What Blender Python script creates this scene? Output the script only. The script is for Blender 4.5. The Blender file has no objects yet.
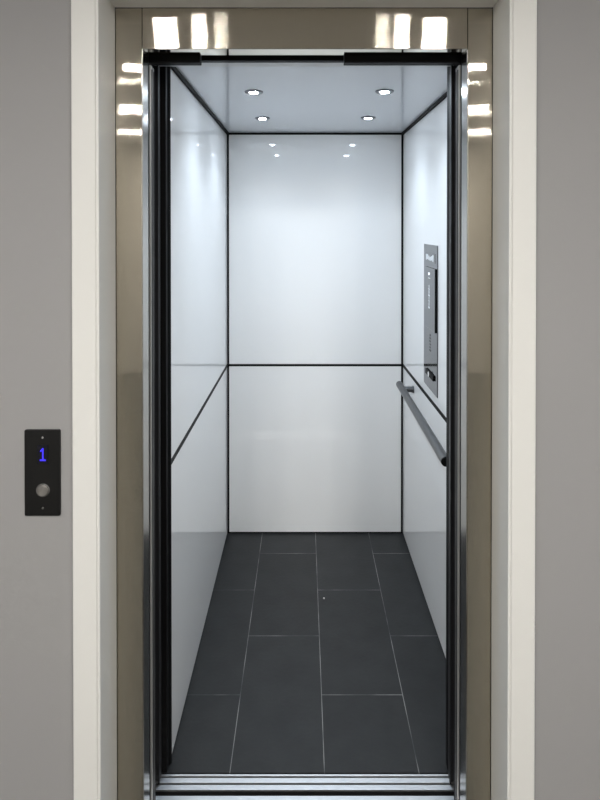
import bpy, bmesh, math, random
from mathutils import Vector, Matrix
random.seed(4)
S = bpy.context.scene
COL = S.collection

# ------------------------------------------------------------------ camera, world, exposure
EYE = 1.7397
TILT = math.radians(.45)
cam_d = bpy.data.cameras.new('camera')
cam = bpy.data.objects.new('camera', cam_d)
COL.objects.link(cam)
cam.location = (0, 0, EYE)
cam.rotation_euler = (math.pi / 2 - TILT, 0, 0)
cam_d.sensor_fit = 'VERTICAL'
cam_d.sensor_height = 36
cam_d.lens = 560 / 800 * 36
cam_d.shift_x = -(304 - 300) / 800
cam_d.shift_y = -(400 - 230.4) / 800
cam_d.clip_start = .02
S.camera = cam

W = bpy.data.worlds.new('world')
S.world = W
W.use_nodes = True
W.node_tree.nodes['Background'].inputs[0].default_value = (0.02, 0.02, 0.02, 1)
W.node_tree.nodes['Background'].inputs[1].default_value = 0.3

LANDING_LIGHT = 70.0            # emission of each 15 cm landing downlight
CAR_LIGHT = 32.0                 # emission of each small cabin spotlight's lens
CAR_SPOT = 1.78                  # watts of the beam under each lens
S.view_settings.view_transform = 'Standard'
S.view_settings.look = 'None'
S.view_settings.gamma = 1
S.view_settings.use_curve_mapping = False
S.view_settings.exposure = 3.0


# ------------------------------------------------------------------ materials
def mat(name, col, rough=.5, metal=0., **kw):
    m = bpy.data.materials.new(name)
    m.use_nodes = True
    b = m.node_tree.nodes['Principled BSDF']
    b.inputs['Base Color'].default_value = (*col, 1)
    b.inputs['Roughness'].default_value = rough
    b.inputs['Metallic'].default_value = metal
    for k, v in kw.items():
        b.inputs[k.replace('_', ' ')].default_value = v
    return m


def node(m, t, **kw):
    n = m.node_tree.nodes.new(t)
    for k, v in kw.items():
        setattr(n, k, v)
    return n


def bump(m, scale, strength, dist=.002, stretch=None, detail=4):
    L = m.node_tree.links
    tc = node(m, 'ShaderNodeTexCoord')
    mp = node(m, 'ShaderNodeMapping')
    if stretch:
        mp.inputs['Scale'].default_value = stretch
    nz = node(m, 'ShaderNodeTexNoise')
    nz.inputs['Scale'].default_value = scale
    nz.inputs['Detail'].default_value = detail
    bp = node(m, 'ShaderNodeBump')
    bp.inputs['Strength'].default_value = strength
    bp.inputs['Distance'].default_value = dist
    L.new(tc.outputs['Object'], mp.inputs[0])
    L.new(mp.outputs[0], nz.inputs['Vector'])
    L.new(nz.outputs['Fac'], bp.inputs['Height'])
    L.new(bp.outputs[0], m.node_tree.nodes['Principled BSDF'].inputs['Normal'])
    return nz


def emit(name, col, strength):
    m = bpy.data.materials.new(name)
    m.use_nodes = True
    b = m.node_tree.nodes['Principled BSDF']
    b.inputs['Base Color'].default_value = (*col, 1)
    b.inputs['Emission Color'].default_value = (*col, 1)
    b.inputs['Emission Strength'].default_value = strength
    return m


def brushed(name, col, rot, rough=.13, aniso=1.0):
    m = mat(name, col, rough, 1.0)
    b = m.node_tree.nodes['Principled BSDF']
    b.inputs['Anisotropic'].default_value = aniso
    b.inputs['Anisotropic Rotation'].default_value = rot
    t = node(m, 'ShaderNodeTangent', direction_type='RADIAL', axis='Z')
    m.node_tree.links.new(t.outputs[0], b.inputs['Tangent'])
    return m


def grained(name, col, grain, spread, rough=.033):
    """brushed metal: hair-fine grooves tip the surface to and fro across the grain"""
    m = mat(name, col, rough, 1.0)
    L = m.node_tree.links
    b = m.node_tree.nodes['Principled BSDF']
    ge = node(m, 'ShaderNodeNewGeometry')
    tc = node(m, 'ShaderNodeTexCoord')
    sp = node(m, 'ShaderNodeSeparateXYZ')
    L.new(tc.outputs['Object'], sp.inputs[0])
    src = sp.outputs['X'] if grain == 'vertical' else sp.outputs['Z']
    acc = None
    for k in range(2):
        ml = node(m, 'ShaderNodeMath', operation='MULTIPLY')
        ml.inputs[1].default_value = 9100.0 + 3700 * k
        L.new(src, ml.inputs[0])
        wn = node(m, 'ShaderNodeTexWhiteNoise', noise_dimensions='1D')
        L.new(ml.outputs[0], wn.inputs['W'])
        sb = node(m, 'ShaderNodeMath', operation='SUBTRACT')
        sb.inputs[1].default_value = .5
        L.new(wn.outputs['Value'], sb.inputs[0])
        if acc is None:
            acc = sb.outputs[0]
        else:
            ad = node(m, 'ShaderNodeMath', operation='MULTIPLY_ADD')
            ad.inputs[1].default_value = .7
            L.new(sb.outputs[0], ad.inputs[0])
            L.new(acc, ad.inputs[2])
            acc = ad.outputs[0]
    sc = node(m, 'ShaderNodeMath', operation='MULTIPLY')
    sc.inputs[1].default_value = spread
    L.new(acc, sc.inputs[0])
    cb = node(m, 'ShaderNodeCombineXYZ')
    L.new(sc.outputs[0], cb.inputs[0 if grain == 'vertical' else 2])
    va = node(m, 'ShaderNodeVectorMath', operation='ADD')
    L.new(ge.outputs['Normal'], va.inputs[0])
    L.new(cb.outputs[0], va.inputs[1])
    vn = node(m, 'ShaderNodeVectorMath', operation='NORMALIZE')
    L.new(va.outputs[0], vn.inputs[0])
    L.new(vn.outputs[0], b.inputs['Normal'])
    return m


M = {}
M['wall'] = mat('grey_wall_paint', (.36, .355, .355), .75)
bump(M['wall'], 160, .12, .001)
M['wall_back'] = mat('warm_wall_paint', (.47, .45, .42), .8)
M['ceil_paint'] = mat('ceiling_paint', (.74, .73, .71), .9)
M['landing_floor'] = mat('landing_floor', (.032, .029, .021), .6)
bump(M['landing_floor'], 30, .1)
M['trim'] = mat('white_trim_paint', (.85, .845, .815), .38)
M['panel'] = mat('gloss_white_panel', (.89, .89, .885), .035, 0, IOR=1.5)
M['cabin_ceiling'] = mat('gloss_ceiling_panel', (.72, .74, .77), .05, 0, IOR=1.55)
M['black'] = mat('black_trim', (.004, .004, .0045), .55, 0, IOR=1.25)
M['door_dark'] = mat('dark_door_edge', (.02, .02, .022), .45)
M['black_rubber'] = mat('black_rubber', (.008, .008, .010), .55)
M['steel_v'] = grained('brushed_steel_upright', (.57, .525, .44), 'vertical', .60)
M['steel_h'] = grained('brushed_steel_header', (.57, .525, .44), 'horizontal', .21)
M['steel_reveal'] = mat('satin_steel_reveal', (.40, .385, .36), .2, 1.0)
M['steel_door'] = mat('door_steel', (.48, .48, .47), .35, .35)
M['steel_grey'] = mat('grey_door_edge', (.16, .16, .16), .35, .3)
M['alu'] = mat('sill_aluminium', (.76, .76, .77), .42, 1.0)
M['alu_dark'] = mat('sill_groove', (.008, .008, .008), .6, 0)
M['rail'] = mat('handrail_steel', (.16, .163, .168), .34, 1.0)
M['cop'] = mat('control_panel_steel', (.165, .172, .182), .09, 1.0)
M['chrome'] = mat('chrome', (.80, .80, .80), .12, 1.0)
M['ring'] = mat('dark_chrome_ring', (.20, .20, .21), .2, 1.0)
M['white_mark'] = mat('white_marking', (.8, .82, .84), .4)
M['dark_mark'] = mat('engraved_mark', (.06, .06, .065), .5)
M['callplate'] = mat('black_faceplate', (.005, .005, .005), .4)
M['glass'] = mat('black_display_glass', (.004, .004, .010), .12)
M['button'] = brushed('brushed_button', (.85, .83, .80), 0.25, .2, .95)
M['blue'] = emit('blue_led', (.045, .03, 1.0), .13)
M['lamp_car'] = emit('cool_led_lens', (.76, .875, 1.0), CAR_LIGHT)
M['lamp_land'] = emit('warm_led_lens', (1.0, .975, .93), LANDING_LIGHT)
M['crumb'] = mat('pale_grit', (.8, .78, .74), .8)


def tile_material():
    m = mat('slate_tile', (.04, .04, .04), .42, 0, IOR=1.38)
    L = m.node_tree.links
    b = m.node_tree.nodes['Principled BSDF']
    tc = node(m, 'ShaderNodeTexCoord')
    sp = node(m, 'ShaderNodeSeparateXYZ')
    L.new(tc.outputs['Object'], sp.inputs[0])
    ax = node(m, 'ShaderNodeMath', operation='ADD')
    ax.inputs[1].default_value = .238 + .6
    ay = node(m, 'ShaderNodeMath', operation='ADD')
    ay.inputs[1].default_value = -2.372 + 3.3
    L.new(sp.outputs['X'], ax.inputs[0])
    L.new(sp.outputs['Y'], ay.inputs[0])
    cb = node(m, 'ShaderNodeCombineXYZ')
    L.new(ay.outputs[0], cb.inputs[0])
    L.new(ax.outputs[0], cb.inputs[1])
    br = node(m, 'ShaderNodeTexBrick', offset=.5, offset_frequency=2)
    br.inputs['Scale'].default_value = 1
    br.inputs['Brick Width'].default_value = .5985
    br.inputs['Row Height'].default_value = .301
    br.inputs['Mortar Size'].default_value = .0013
    br.inputs['Mortar Smooth'].default_value = .1
    br.inputs['Color1'].default_value = (.0195, .0205, .0215, 1)
    br.inputs['Color2'].default_value = (.0235, .0248, .026, 1)
    L.new(cb.outputs[0], br.inputs['Vector'])
    # grout that comes and goes
    n2 = node(m, 'ShaderNodeTexNoise')
    n2.inputs['Scale'].default_value = 7
    L.new(tc.outputs['Object'], n2.inputs['Vector'])
    r2 = node(m, 'ShaderNodeValToRGB')
    r2.color_ramp.elements[0].position = .38
    r2.color_ramp.elements[0].color = (.055, .057, .06, 1)
    r2.color_ramp.elements[1].position = .62
    r2.color_ramp.elements[1].color = (.26, .255, .25, 1)
    L.new(n2.outputs['Fac'], r2.inputs[0])
    L.new(r2.outputs[0], br.inputs['Mortar'])
    nz = node(m, 'ShaderNodeTexNoise')
    nz.inputs['Scale'].default_value = 9
    nz.inputs['Detail'].default_value = 6
    L.new(tc.outputs['Object'], nz.inputs['Vector'])
    mx = node(m, 'ShaderNodeMix', data_type='RGBA', blend_type='MULTIPLY')
    rp = node(m, 'ShaderNodeValToRGB')
    rp.color_ramp.elements[0].position = .3
    rp.color_ramp.elements[0].color = (.82, .82, .82, 1)
    rp.color_ramp.elements[1].position = .7
    rp.color_ramp.elements[1].color = (1.12, 1.12, 1.10, 1)
    L.new(nz.outputs['Fac'], rp.inputs[0])
    mx.inputs['Factor'].default_value = 1
    L.new(br.outputs['Color'], mx.inputs[6])
    L.new(rp.outputs[0], mx.inputs[7])
    L.new(mx.outputs[2], b.inputs['Base Color'])
    fine = node(m, 'ShaderNodeTexNoise')
    fine.inputs['Scale'].default_value = 60
    fine.inputs['Detail'].default_value = 5
    L.new(tc.outputs['Object'], fine.inputs['Vector'])
    bp = node(m, 'ShaderNodeBump')
    bp.inputs['Strength'].default_value = .25
    bp.inputs['Distance'].default_value = .002
    L.new(fine.outputs['Fac'], bp.inputs['Height'])
    L.new(bp.outputs[0], b.inputs['Normal'])
    return m


M['tile'] = tile_material()


# ------------------------------------------------------------------ helpers
def hexa(bm, pts):
    """pts: 4 bottom corners then 4 top corners, both counter-clockwise seen from above"""
    v = [bm.verts.new(p) for p in pts]
    for f in ((3, 2, 1, 0), (4, 5, 6, 7), (0, 1, 5, 4), (1, 2, 6, 5), (2, 3, 7, 6), (3, 0, 4, 7)):
        bm.faces.new([v[i] for i in f])


def box(bm, x0, x1, y0, y1, z0, z1):
    hexa(bm, [(x0, y0, z0), (x1, y0, z0), (x1, y1, z0), (x0, y1, z0),
              (x0, y0, z1), (x1, y0, z1), (x1, y1, z1), (x0, y1, z1)])


def cyl(bm, c, axis, r, length, seg=32, r2=None):
    """cylinder from c along axis"""
    ax = Vector(axis).normalized()
    q = Vector((0, 0, 1)).rotation_difference(ax).to_matrix().to_4x4()
    mt = Matrix.Translation(Vector(c) + ax * length / 2) @ q
    bmesh.ops.create_cone(bm, cap_ends=True, cap_tris=False, segments=seg, radius1=r,
                          radius2=r if r2 is None else r2, depth=length, matrix=mt)


def lathe(bm, c, axis, prof, seg=40):
    """closed ring profile [(r, h), ...] turned about axis through c"""
    ax = Vector(axis).normalized()
    q = Vector((0, 0, 1)).rotation_difference(ax).to_matrix()
    rings = []
    for k in range(seg):
        a = 2 * math.pi * k / seg
        rings.append([bm.verts.new(Vector(c) + q @ Vector((r * math.cos(a), r * math.sin(a), h))) for r, h in prof])
    n = len(prof)
    for k in range(seg):
        A, B = rings[k], rings[(k + 1) % seg]
        for i in range(n):
            j = (i + 1) % n
            bm.faces.new((A[i], B[i], B[j], A[j]))


def build(name, bm, m, parent=None, bevel=0, seg=2, smooth=False):
    bmesh.ops.recalc_face_normals(bm, faces=bm.faces[:])
    if parent is not None:                     # origins sit at the thing's base
        p = parent
        off = Vector((0, 0, 0))
        while p is not None:
            off += p.location
            p = p.parent
        bmesh.ops.translate(bm, verts=bm.verts[:], vec=-off)
    me = bpy.data.meshes.new(name)
    bm.to_mesh(me)
    bm.free()
    me.materials.append(m)
    o = bpy.data.objects.new(name, me)
    COL.objects.link(o)
    if parent is not None:
        o.parent = parent
    if bevel:
        b = o.modifiers.new('bevel', 'BEVEL')
        b.width = bevel
        b.segments = seg
        b.limit_method = 'ANGLE'
        b.angle_limit = math.radians(40)
        b.harden_normals = False
    if smooth:
        for f in me.polygons:
            f.use_smooth = True
        me.set_sharp_from_angle(angle=math.radians(40))
    return o


def bx(name, m, x0, x1, y0, y1, z0, z1, parent=None, bevel=0, seg=2):
    bm = bmesh.new()
    box(bm, x0, x1, y0, y1, z0, z1)
    return build(name, bm, m, parent, bevel, seg)


def tube(name, m, c, axis, r, length, parent=None, bevel=0, seg=32):
    bm = bmesh.new()
    cyl(bm, c, axis, r, length, seg)
    return build(name, bm, m, parent, bevel, 3, True)


def empty(name, loc):
    o = bpy.data.objects.new(name, None)
    o.empty_display_size = .1
    o.location = loc
    COL.objects.link(o)
    return o


def tag(o, label, cat, group=None):
    o['label'] = label
    o['category'] = cat
    if group:
        o['group'] = group
    return o


def struct(o, label, cat):
    o['kind'] = 'structure'
    o['label'] = label
    o['category'] = cat
    return o


# ------------------------------------------------------------------ landing (the room the camera stands in)
LX, LY0, LH = 1.75, -3.7, 2.72          # half width, rear, ceiling height
WY = 1.45                                # face of the landing wall
OPX, OPZ = .522, 2.343                   # lined opening

struct(bx('wall_left', M['wall'], -LX, -OPX - .018, WY, WY + .10, 0, LH), 'plain grey painted wall left of the lift doorway', 'wall')
struct(bx('wall_right', M['wall'], OPX + .018, LX, WY, WY + .10, 0, LH), 'plain grey painted wall right of the lift doorway', 'wall')
struct(bx('wall_front', M['wall'], -OPX - .018, OPX + .018, WY, WY + .10, OPZ + .018, LH), 'strip of grey wall above the lift doorway', 'wall')
struct(bx('wall_rear', M['wall_back'], -LX, LX, LY0 - .1, LY0, 0, LH), 'landing wall opposite the lift, behind the viewer', 'wall')
struct(bx('wall_side', M['wall'], -LX - .1, -LX, LY0 - .1, WY + .1, 0, LH), 'landing side wall on the left of the viewer', 'wall')
struct(bx('wall_side', M['wall'], LX, LX + .1, LY0 - .1, WY + .1, 0, LH), 'landing side wall on the right of the viewer', 'wall')
struct(bx('floor_landing', M['landing_floor'], -LX - .1, LX + .1, LY0 - .1, 1.56, -.08, 0), 'dark landing floor in front of the lift', 'floor')
struct(bx('ceiling_landing', M['ceil_paint'], -LX - .1, LX + .1, LY0 - .1, WY + .1, LH, LH + .08), 'landing ceiling with recessed lights', 'ceiling')


# white timber lining and casing of the opening
t = struct(empty('trim_1', (0, 1.5, 0)), 'white painted casing and lining around the lift opening', 'trim')
for s in (-1, 1):
    a, b = sorted((s * OPX, s * (OPX + .0080)))
    bx('lining', M['trim'], a, b, 1.4255, 1.553, 0, OPZ + .008, t, .0022)
    a, b = sorted((s * (OPX + .0100), s * (OPX + .0735)))
    bx('casing', M['trim'], a, b, 1.4335, WY, 0, OPZ + .0735, t, .003, 3)
bx('lining', M['trim'], -OPX, OPX, 1.4255, 1.553, OPZ, OPZ + .008, t, .0022)
bx('casing', M['trim'], -OPX - .0100, OPX + .0100, 1.4335, WY, OPZ + .0100, OPZ + .0735, t, .003, 3)

# brushed steel landing door frame
JL, JR = -.449, .454
HB = 2.230
FY, FB = 1.555, 1.612
t = struct(empty('door_1', (0, 1.58, 0)), 'brushed stainless steel door frame of the lift', 'door frame')


def jamb(s):
    bm = bmesh.new()
    xi = JL if s < 0 else JR
    xo = s * (OPX + .001)
    a, b = sorted((xi, xo))
    box(bm, a, b, FY, FB, 0, OPZ)
    j = build('jamb', bm, M['steel_v'], t, .0022, 2)
    a, b = sorted((xi - s * .0008, xi + s * .001))
    bx('reveal_face', M['steel_reveal'], a, b, FY + .003, FB, 0, HB - .0005, j)
    return j


jamb(-1)
jamb(1)
bx('header', M['steel_h'], JL + .0012, JR - .0012, FY + .0005, FB, HB, OPZ, t, .0012, 2)
# box the frame into the shaft so nothing shows behind it
bx('frame_backing', M['black'], -.62, JL - .004, FB, 1.640, 0, 2.36, t)
bx('frame_backing', M['black'], JR + .004, .62, FB, 1.640, 0, 2.36, t)

# landing door leaves, slid open into both sides: only their leading edges show
for s, xe, lab in ((-1, JL, 'landing door leaf slid open on the left, leading edge showing'),
                   (1, JR, 'landing door leaf slid open on the right, leading edge showing')):
    for k, (ya, yb) in enumerate(((1.6445, 1.663), (1.669, 1.687))):
        e = empty('sliding_door', ((xe + s * .08), (ya + yb) / 2, .004))
        tag(e, ('steel ' + lab + (', nearer of the pair' if k == 0 else ', farther of the pair')), 'door', 'landing door leaves')
        xi = xe - s * .0 if k == 0 else xe + s * .001
        a, b = sorted((xi, xe + s * .16))
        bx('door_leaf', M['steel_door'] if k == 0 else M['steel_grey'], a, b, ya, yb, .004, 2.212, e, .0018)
        a, b = sorted((xi - s * .0012, xi + s * .001))
        bx('edge_seal', M['black_rubber'], a, b, (ya + yb) / 2 - .003, (ya + yb) / 2 + .003, .006, 2.20, e)

# cabin door leaves
for s, xe, lab in ((-1, -.4505, 'dark cabin door leaf slid open on the left'), (1, .455, 'dark cabin door leaf slid open on the right')):
    e = empty('cabin_sliding_door', (xe + s * .08, 1.745, .004))
    tag(e, lab, 'door', 'cabin door leaves')
    a, b = sorted((xe, xe + s * .16))
    bx('door_leaf', M['door_dark'], a, b, 1.737, 1.757, .004, 2.236, e, .0015)
    a, b = sorted((xe - s * .001, xe + s * .004))
    bx('edge_seal', M['black_rubber'], a, b, 1.728, 1.737, .004, 2.236, e)

# header gear: tracks and hanger covers just behind the frame header
t = tag(empty('door_header_gear', (0, 1.66, 2.21)), 'black and steel door track strip under the lift frame header', 'door track')
bx('track', M['steel_door'], -.44, .45, 1.618, 1.630, 2.238, 2.30, t, .0008)
bx('track_black_bar', M['black'], -.45, .456, 1.690, 1.712, 2.2375, 2.32, t)  # plain black bar behind the track
bx('hanger_cover', M['black'], -.452, -.303, 1.632, 1.662, 2.2145, 2.30, t, .001)
bx('hanger_cover', M['black'], .117, .457, 1.632, 1.662, 2.2145, 2.30, t, .001)
bx('cabin_header', M['steel_door'], -.47, .47, 1.722, 1.774, 2.243, 2.32, t, .001)

# sills
t = tag(empty('cabin_sill', (0, 1.741, -.03)), 'ribbed aluminium threshold sill at the cabin floor edge', 'sill')
bx('sill_base', M['alu_dark'], -.478, .478, 1.714, 1.768, -.03, -.0055, t)
for a, b in ((1.7142, 1.7300), (1.7365, 1.7520), (1.7580, 1.7640)):
    bx('rib', M['alu'], -.476, .476, a, b, -.0060, 0, t, .0008)
t = tag(empty('landing_sill', (0, 1.63, -.03)), 'aluminium threshold sill at the edge of the landing', 'sill')
bx('sill_base', M['alu_dark'], -.50, .50, 1.562, 1.697, -.03, -.0055, t)
for a, b in ((1.5625, 1.640), (1.6455, 1.662), (1.6700, 1.6965)):
    bx('rib', M['alu'], -.50, .50, a, b, -.0060, 0, t, .0008)

# ------------------------------------------------------------------ cabin
CF, CB, CH = 1.770, 3.155, 2.264


def xl(y): return -.4325


def xr(y): return .558 + (CB - y) * .0095


def zs(y): return .954 + (CB - y) * .0125


G = .0065                                # half width of the black joints
GS = .0098
REC = .004                               # panels stand this much off the black backing

# back wall
w = struct(bx('wall_back', M['black'], -.46, .60, CB + REC, CB + .03, -.02, CH + .03), 'cabin back wall of two glossy white panels with black joints', 'wall')
bx('upper_panel', M['panel'], -.4330 + .0105, .558 - .0100, CB, CB + REC, .954 + G, CH - .011, w, .0008)
bx('joint_strip', M['black'], -.432, .557, CB - .0004, CB + REC, .954 - G, .954 + G, w)
bx('lower_panel', M['panel'], -.4330 + .0105, .558 - .0100, CB, CB + REC, .009, .954 - G, w, .0008)


def side_wall(name, X, s, label):
    bm = bmesh.new()
    y0, y1 = CF, CB + .03

    def pr(bm, ya, yb, da, db, zf0, zf1):
        """prism that follows the wall line X(y); da..db = offsets outward"""
        pts = []
        for zf in (zf0, zf1):
            q = [(X(ya) + s * da, ya, zf(ya)), (X(ya) + s * db, ya, zf(ya)), (X(yb) + s * db, yb, zf(yb)), (X(yb) + s * da, yb, zf(yb))]
            pts += q
        hexa(bm, pts)
    pr(bm, y0, y1, REC, .03, lambda y: -.02, lambda y: CH + .03)
    w = struct(build(name, bm, M['black']), label, 'wall')
    bm = bmesh.new()
    y0 = 1.803 if s < 0 else CF
    pr(bm, y0 + .006, CB - .006, 0, REC, lambda y: zs(y) + GS, lambda y: CH - .013)
    build('upper_panel', bm, M['panel'], w, .0008)
    bm = bmesh.new()
    pr(bm, y0 + .006, CB - .006, 0, REC, lambda y: .010, lambda y: zs(y) - GS)
    build('lower_panel', bm, M['panel'], w, .0008)
    bm = bmesh.new()
    pr(bm, y0 + .006, CB - .002, -.0004, REC, lambda y: zs(y) - GS, lambda y: zs(y) + GS)
    build('joint_strip', bm, M['black'], w)
    return w


side_wall('wall_cabin_left', xl, -1, 'cabin left wall of glossy white panels with a black joint')
side_wall('wall_cabin_right', xr, 1, 'cabin right wall of glossy white panels carrying panel and handrail')

# floor
struct(bx('floor', M['tile'], -.455, .60, 1.7685, CB + .03, -.03, 0), 'dark slate-grey tiled cabin floor with staggered pale joints', 'floor')
# ceiling: glossy panel with dark edge strips
c = struct(bx('ceiling', M['black'], -.46, .60, CF, CB + .03, CH + .003, CH + .03), 'glossy pale cabin ceiling with four spotlights', 'ceiling')
bm = bmesh.new()
pts = []
for z in (CH, CH + .0035):
    pts += [(xl(CF) + .010, CF, z), (xr(CF) - .010, CF, z), (xr(CB) - .010, CB - .008, z), (xl(CB) + .010, CB - .008, z)]
hexa(bm, pts)
build('ceiling_panel', bm, M['cabin_ceiling'], c)
for X, s in ((xl, 1), (xr, -1)):
    bm = bmesh.new()
    pts = []
    for z in (CH - .011, CH + .001):
        q = [(X(CF) + s * .002, CF, z), (X(CF) + s * .011, CF, z), (X(CB) + s * .011, CB, z), (X(CB) + s * .002, CB, z)]
        pts += q
    hexa(bm, pts)
    build('edge_strip', bm, M['black'], c, .001)

# black front returns of the cabin
bm = bmesh.new()
lp = [(-.4505, 1.772), (-.4290, 1.800), (-.4290, 1.806), (-.475, 1.806), (-.475, 1.772)]
n = len(lp)
lo = [bm.verts.new((x, y, 0)) for x, y in lp]
hi = [bm.verts.new((x, y, CH)) for x, y in lp]
bm.faces.new(lo[::-1]); bm.faces.new(hi)
for i in range(n):
    bm.faces.new((lo[i], lo[(i + 1) % n], hi[(i + 1) % n], hi[i]))
struct(build('trim_2', bm, M['black'], None, .001), 'black upright post at the left front of the cabin', 'post')
struct(bx('trim_3', M['black'], .4585, .60, 1.7745, 1.800, 0, CH, None, .0015), 'black upright post at the right front of the cabin', 'post')


# ------------------------------------------------------------------ cabin spotlights
def spotlight(x, y, z, r, mring, mlens, name, depth=.004, hole=.62):
    e = empty(name, (x, y, z))
    bm = bmesh.new()
    lathe(bm, (x, y, z), (0, 0, -1), [(r, 0), (r, depth * .5), (r * .93, depth), (r * hole * 1.06, depth), (r * hole, depth * .6), (r * hole, 0)])
    build('bezel', bm, mring, e, 0, 2, True)
    bm = bmesh.new()
    cyl(bm, (x, y, z - .0004), (0, 0, -1), r * hole * .985, depth * 1.12, 32, r * hole * .9)
    build('lens', bm, mlens, e)
    return e


def beam(e, watts, colour):
    d = bpy.data.lights.new('beam', 'SPOT')
    d.energy = watts
    d.color = colour
    d.spot_size = math.radians(122)
    d.spot_blend = 1
    d.shadow_soft_size = .018
    o = bpy.data.objects.new('beam', d)
    COL.objects.link(o)
    o.parent = e
    o.location = (0, 0, -.012)
    return e


for x, y, lab in ((-.196, 2.19, 'lit round ceiling spotlight at the front left of the cabin'),
                  (.313, 2.18, 'lit round ceiling spotlight at the front right of the cabin'),
                  (-.201, 2.72, 'lit round ceiling spotlight at the back left of the cabin'),
                  (.310, 2.71, 'lit round ceiling spotlight at the back right of the cabin')):
    tag(beam(spotlight(x, y, CH, .036, M['ring'], M['lamp_car'], 'ceiling_spotlight', .005, .5), CAR_SPOT, (.74, .865, 1)), lab, 'spotlight', 'cabin ceiling spotlights')

# landing downlights (mirrored in the steel frame)
names = {0: 'nearest the lift', 1: 'in the middle of its row', 2: 'farthest from the lift'}
for i, y in enumerate((-.40, -1.62, -2.85)):
    for s, x in (('left', -.85), ('right', .80)):
        tag(spotlight(x, y, LH, .090, M['trim'], M['lamp_land'], 'ceiling_downlight', .006, .8),
            'warm round landing downlight on the %s, %s' % (s, names[i]), 'downlight', 'landing ceiling downlights')

# ------------------------------------------------------------------ handrail
RX, RZ, RR = .504, .903, .0178
t = tag(empty('handrail', (RX, 2.45, RZ)), 'grey metal tubular handrail on the right cabin wall', 'handrail')
tube('rail', M['rail'], (RX, 1.984, RZ), (0, 1, 0), RR, .968, t, .001, 40)
tube('end_cap', M['black'], (RX, 1.978, RZ), (0, 1, 0), RR * .97, .006, t, .002, 40)
tube('end_cap', M['black'], (RX, 2.952, RZ), (0, 1, 0), RR * .97, .004, t, .0015, 40)
for y in (2.02, 2.86):
    L = xr(y) - RX
    b = tube('bracket', M['rail'], (RX + .008, y, RZ), (1, 0, 0), .0150, L - .008, t, .001, 24)
    b2 = tube('wall_rosette', M['rail'], (RX + L - .006, y, RZ), (1, 0, 0), .0185, .006, b, .001, 32)

# ------------------------------------------------------------------ cabin control panel, on the right wall
PY0, PY1, PZ0, PZ1 = 2.358, 2.610, 1.012, 1.657
t = tag(empty('control_panel', (xr(2.48), 2.48, PZ0)), 'tall grey metal control panel on the right cabin wall', 'control panel')


def onwall(bm, ya, yb, z0, z1, d0, d1):
    """box hugging the right cabin wall; d = distance off the wall"""
    hexa(bm, [(xr(ya) - d1, ya, z0), (xr(ya) - d0, ya, z0), (xr(yb) - d0, yb, z0), (xr(yb) - d1, yb, z0),
              (xr(ya) - d1, ya, z1), (xr(ya) - d0, ya, z1), (xr(yb) - d0, yb, z1), (xr(yb) - d1, yb, z1)])


def pw(name, m, ya, yb, z0, z1, d0, d1, parent=t, bevel=0):
    bm = bmesh.new()
    onwall(bm, ya, yb, z0, z1, d0, d1)
    return build(name, bm, m, parent, bevel)


pw('faceplate', M['cop'], PY0, PY1, PZ0, PZ1, 0, .004, t, .0015)
# maker's plate: pale mark
pl = pw('nameplate', M['cop'], 2.395, 2.575, 1.578, 1.620, .004, .005, t)
for ya, yb, za, zb in ((2.545, 2.562, 1.586, 1.613), (2.522, 2.540, 1.590, 1.613), (2.497, 2.517, 1.588, 1.607),
                       (2.472, 2.492, 1.586, 1.603), (2.447, 2.467, 1.588, 1.607), (2.420, 2.442, 1.584, 1.613)):
    pw('pale_mark', M['white_mark'], ya, yb, za, zb, .005, .0055, pl)
# raised cover
cv = pw('display_cover', M['cop'], 2.376, 2.562, 1.283, 1.556, .004, .010, t, .002)
side = pw('cover_side', M['black'], 2.3735, 2.376, 1.285, 1.554, .004, .0095, cv)
tube('indicator_lamp', emit('indicator', (.9, .95, 1), .2), (xr(2.48) - .012, 2.48, 1.528), (1, 0, 0), .006, .003, cv, 0, 20)
pw('pale_mark', M['white_mark'], 2.462, 2.498, 1.507, 1.511, .010, .0104, cv)
# upright column of small pale marks on the cover
z = 1.478
i = 0
while z > 1.372:
    h = (.012, .006, .016, .009)[i % 4]
    wd = (.010, .020, .013, .024)[i % 4]
    pw('pale_mark', M['white_mark'], 2.480 - wd / 2, 2.480 + wd / 2, z - h, z, .010, .0104, cv)
    z -= h + .0025
    i += 1
# dark engraved marks and key switch below
for k in range(6):
    zc = 1.255 - k * .0135
    pw('engraved_mark', M['dark_mark'], 2.474 - .004 * (k % 2), 2.492 + .003 * (k % 3), zc - .004, zc + .004, .004, .0044, t)
kb = pw('alarm_reflection_plate', M['black'], 2.405, 2.552, 1.069, 1.094, .004, .011, t, .004)  # black plate stands in for the dark reflection around the button
tube('button_face', M['chrome'], (xr(2.48) - .0145, 2.475, 1.083), (1, 0, 0), .0125, .004, kb, .001, 32)

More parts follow.
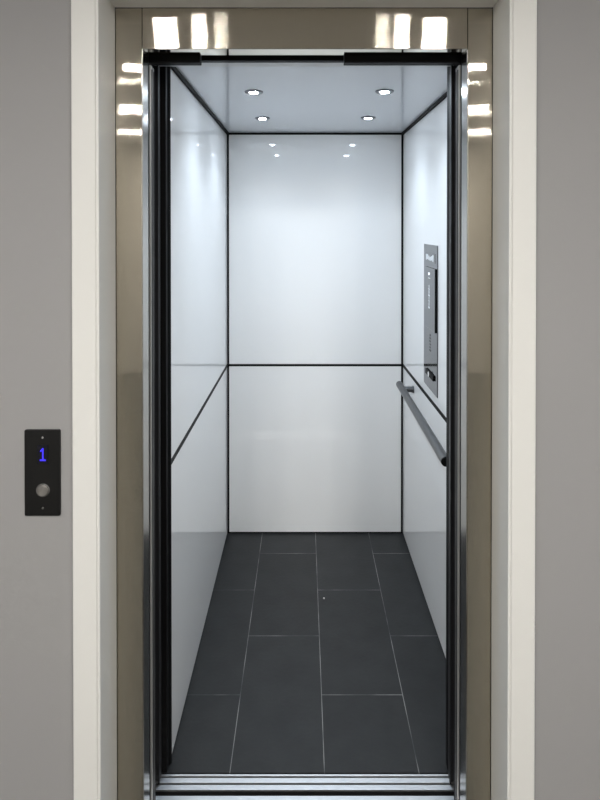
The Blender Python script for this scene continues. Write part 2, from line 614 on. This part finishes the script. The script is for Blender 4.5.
# ------------------------------------------------------------------ hall call station
cx0, cx1, cz0, cz1 = -.7235, -.6310, .9890, 1.2125
t = tag(empty('call_station', ((cx0 + cx1) / 2, WY, cz0)), 'black call station with blue digit 1 and round steel button', 'call panel')
cm = (cx0 + cx1) / 2
bm = bmesh.new()
R, y0, y1 = .004, WY - .006, WY
ring = []
for (cxx, czz, a0) in ((cx1 - R, cz1 - R, 0), (cx0 + R, cz1 - R, 90), (cx0 + R, cz0 + R, 180), (cx1 - R, cz0 + R, 270)):
    for k in range(7):
        a = math.radians(a0 + 15 * k)
        ring.append((cxx + R * math.cos(a), czz + R * math.sin(a)))
A = [bm.verts.new((x, y0, z)) for x, z in ring]
B = [bm.verts.new((x, y1, z)) for x, z in ring]
bm.faces.new(A); bm.faces.new(B[::-1])
for i in range(len(ring)):
    j = (i + 1) % len(ring)
    bm.faces.new((A[i], B[i], B[j], A[j]))
build('faceplate', bm, M['callplate'], t, .0008)
YF = WY - .006
for zc in (1.1925, 1.0095):
    o = tube('screw', M['chrome'], (cm + .0012, YF - .0012, zc), (0, 1, 0), .0030, .0014, t, .0004, 20)
dz = 1.149
dp = bx('display', M['glass'], cm - .012, cm + .016, YF - .0012, YF, dz - .024, dz + .024, t, .0005)
bm = bmesh.new()
yd0, yd1 = YF - .0018, YF - .0010
dx = cm + .0022
box(bm, dx - .0017, dx + .0017, yd0, yd1, dz - .0125, dz + .0165)       # stem
box(bm, dx - .0075, dx + .0075, yd0, yd1, dz - .0165, dz - .0128)       # foot
hexa(bm, [(dx - .0066, yd0, dz + .0065), (dx - .0017, yd0, dz + .0095), (dx - .0017, yd1, dz + .0095), (dx - .0066, yd1, dz + .0065),
          (dx - .0066, yd0, dz + .0100), (dx - .0017, yd0, dz + .0160), (dx - .0017, yd1, dz + .0160), (dx - .0066, yd1, dz + .0100)])
o = build('digit', bm, M['blue'], dp)
bm = bmesh.new()
bc = (cm + .0022, YF, 1.0565)
lathe(bm, bc, (0, -1, 0), [(.0178, 0), (.0178, .002), (.0168, .0032), (.0154, .0032), (.0150, .0015), (.0150, 0)], 48)
bt = build('button_bezel', bm, M['chrome'], t, 0, 2, True)
bm = bmesh.new()
cyl(bm, (bc[0], YF, bc[2]), (0, -1, 0), .0148, .0042, 48, .0141)
m = M['button']
tn = [n_ for n_ in m.node_tree.nodes if n_.type == 'TANGENT'][0]
tn.axis = 'Y'
build('call_button', bm, m, t, .0006, 2)

# ------------------------------------------------------------------ a crumb of grit on the cabin floor
bm = bmesh.new()
bmesh.ops.create_icosphere(bm, subdivisions=2, radius=.0036, matrix=Matrix.Translation((.093, 2.60, .0028)))
for v in bm.verts:
    v.co += Vector([random.uniform(-.0006, .0006) for _ in range(3)])
    v.co.z = max(v.co.z, .0002)
g = build('grit', bm, M['crumb'])
tag(g, 'tiny pale speck of grit on the dark cabin floor', 'debris')
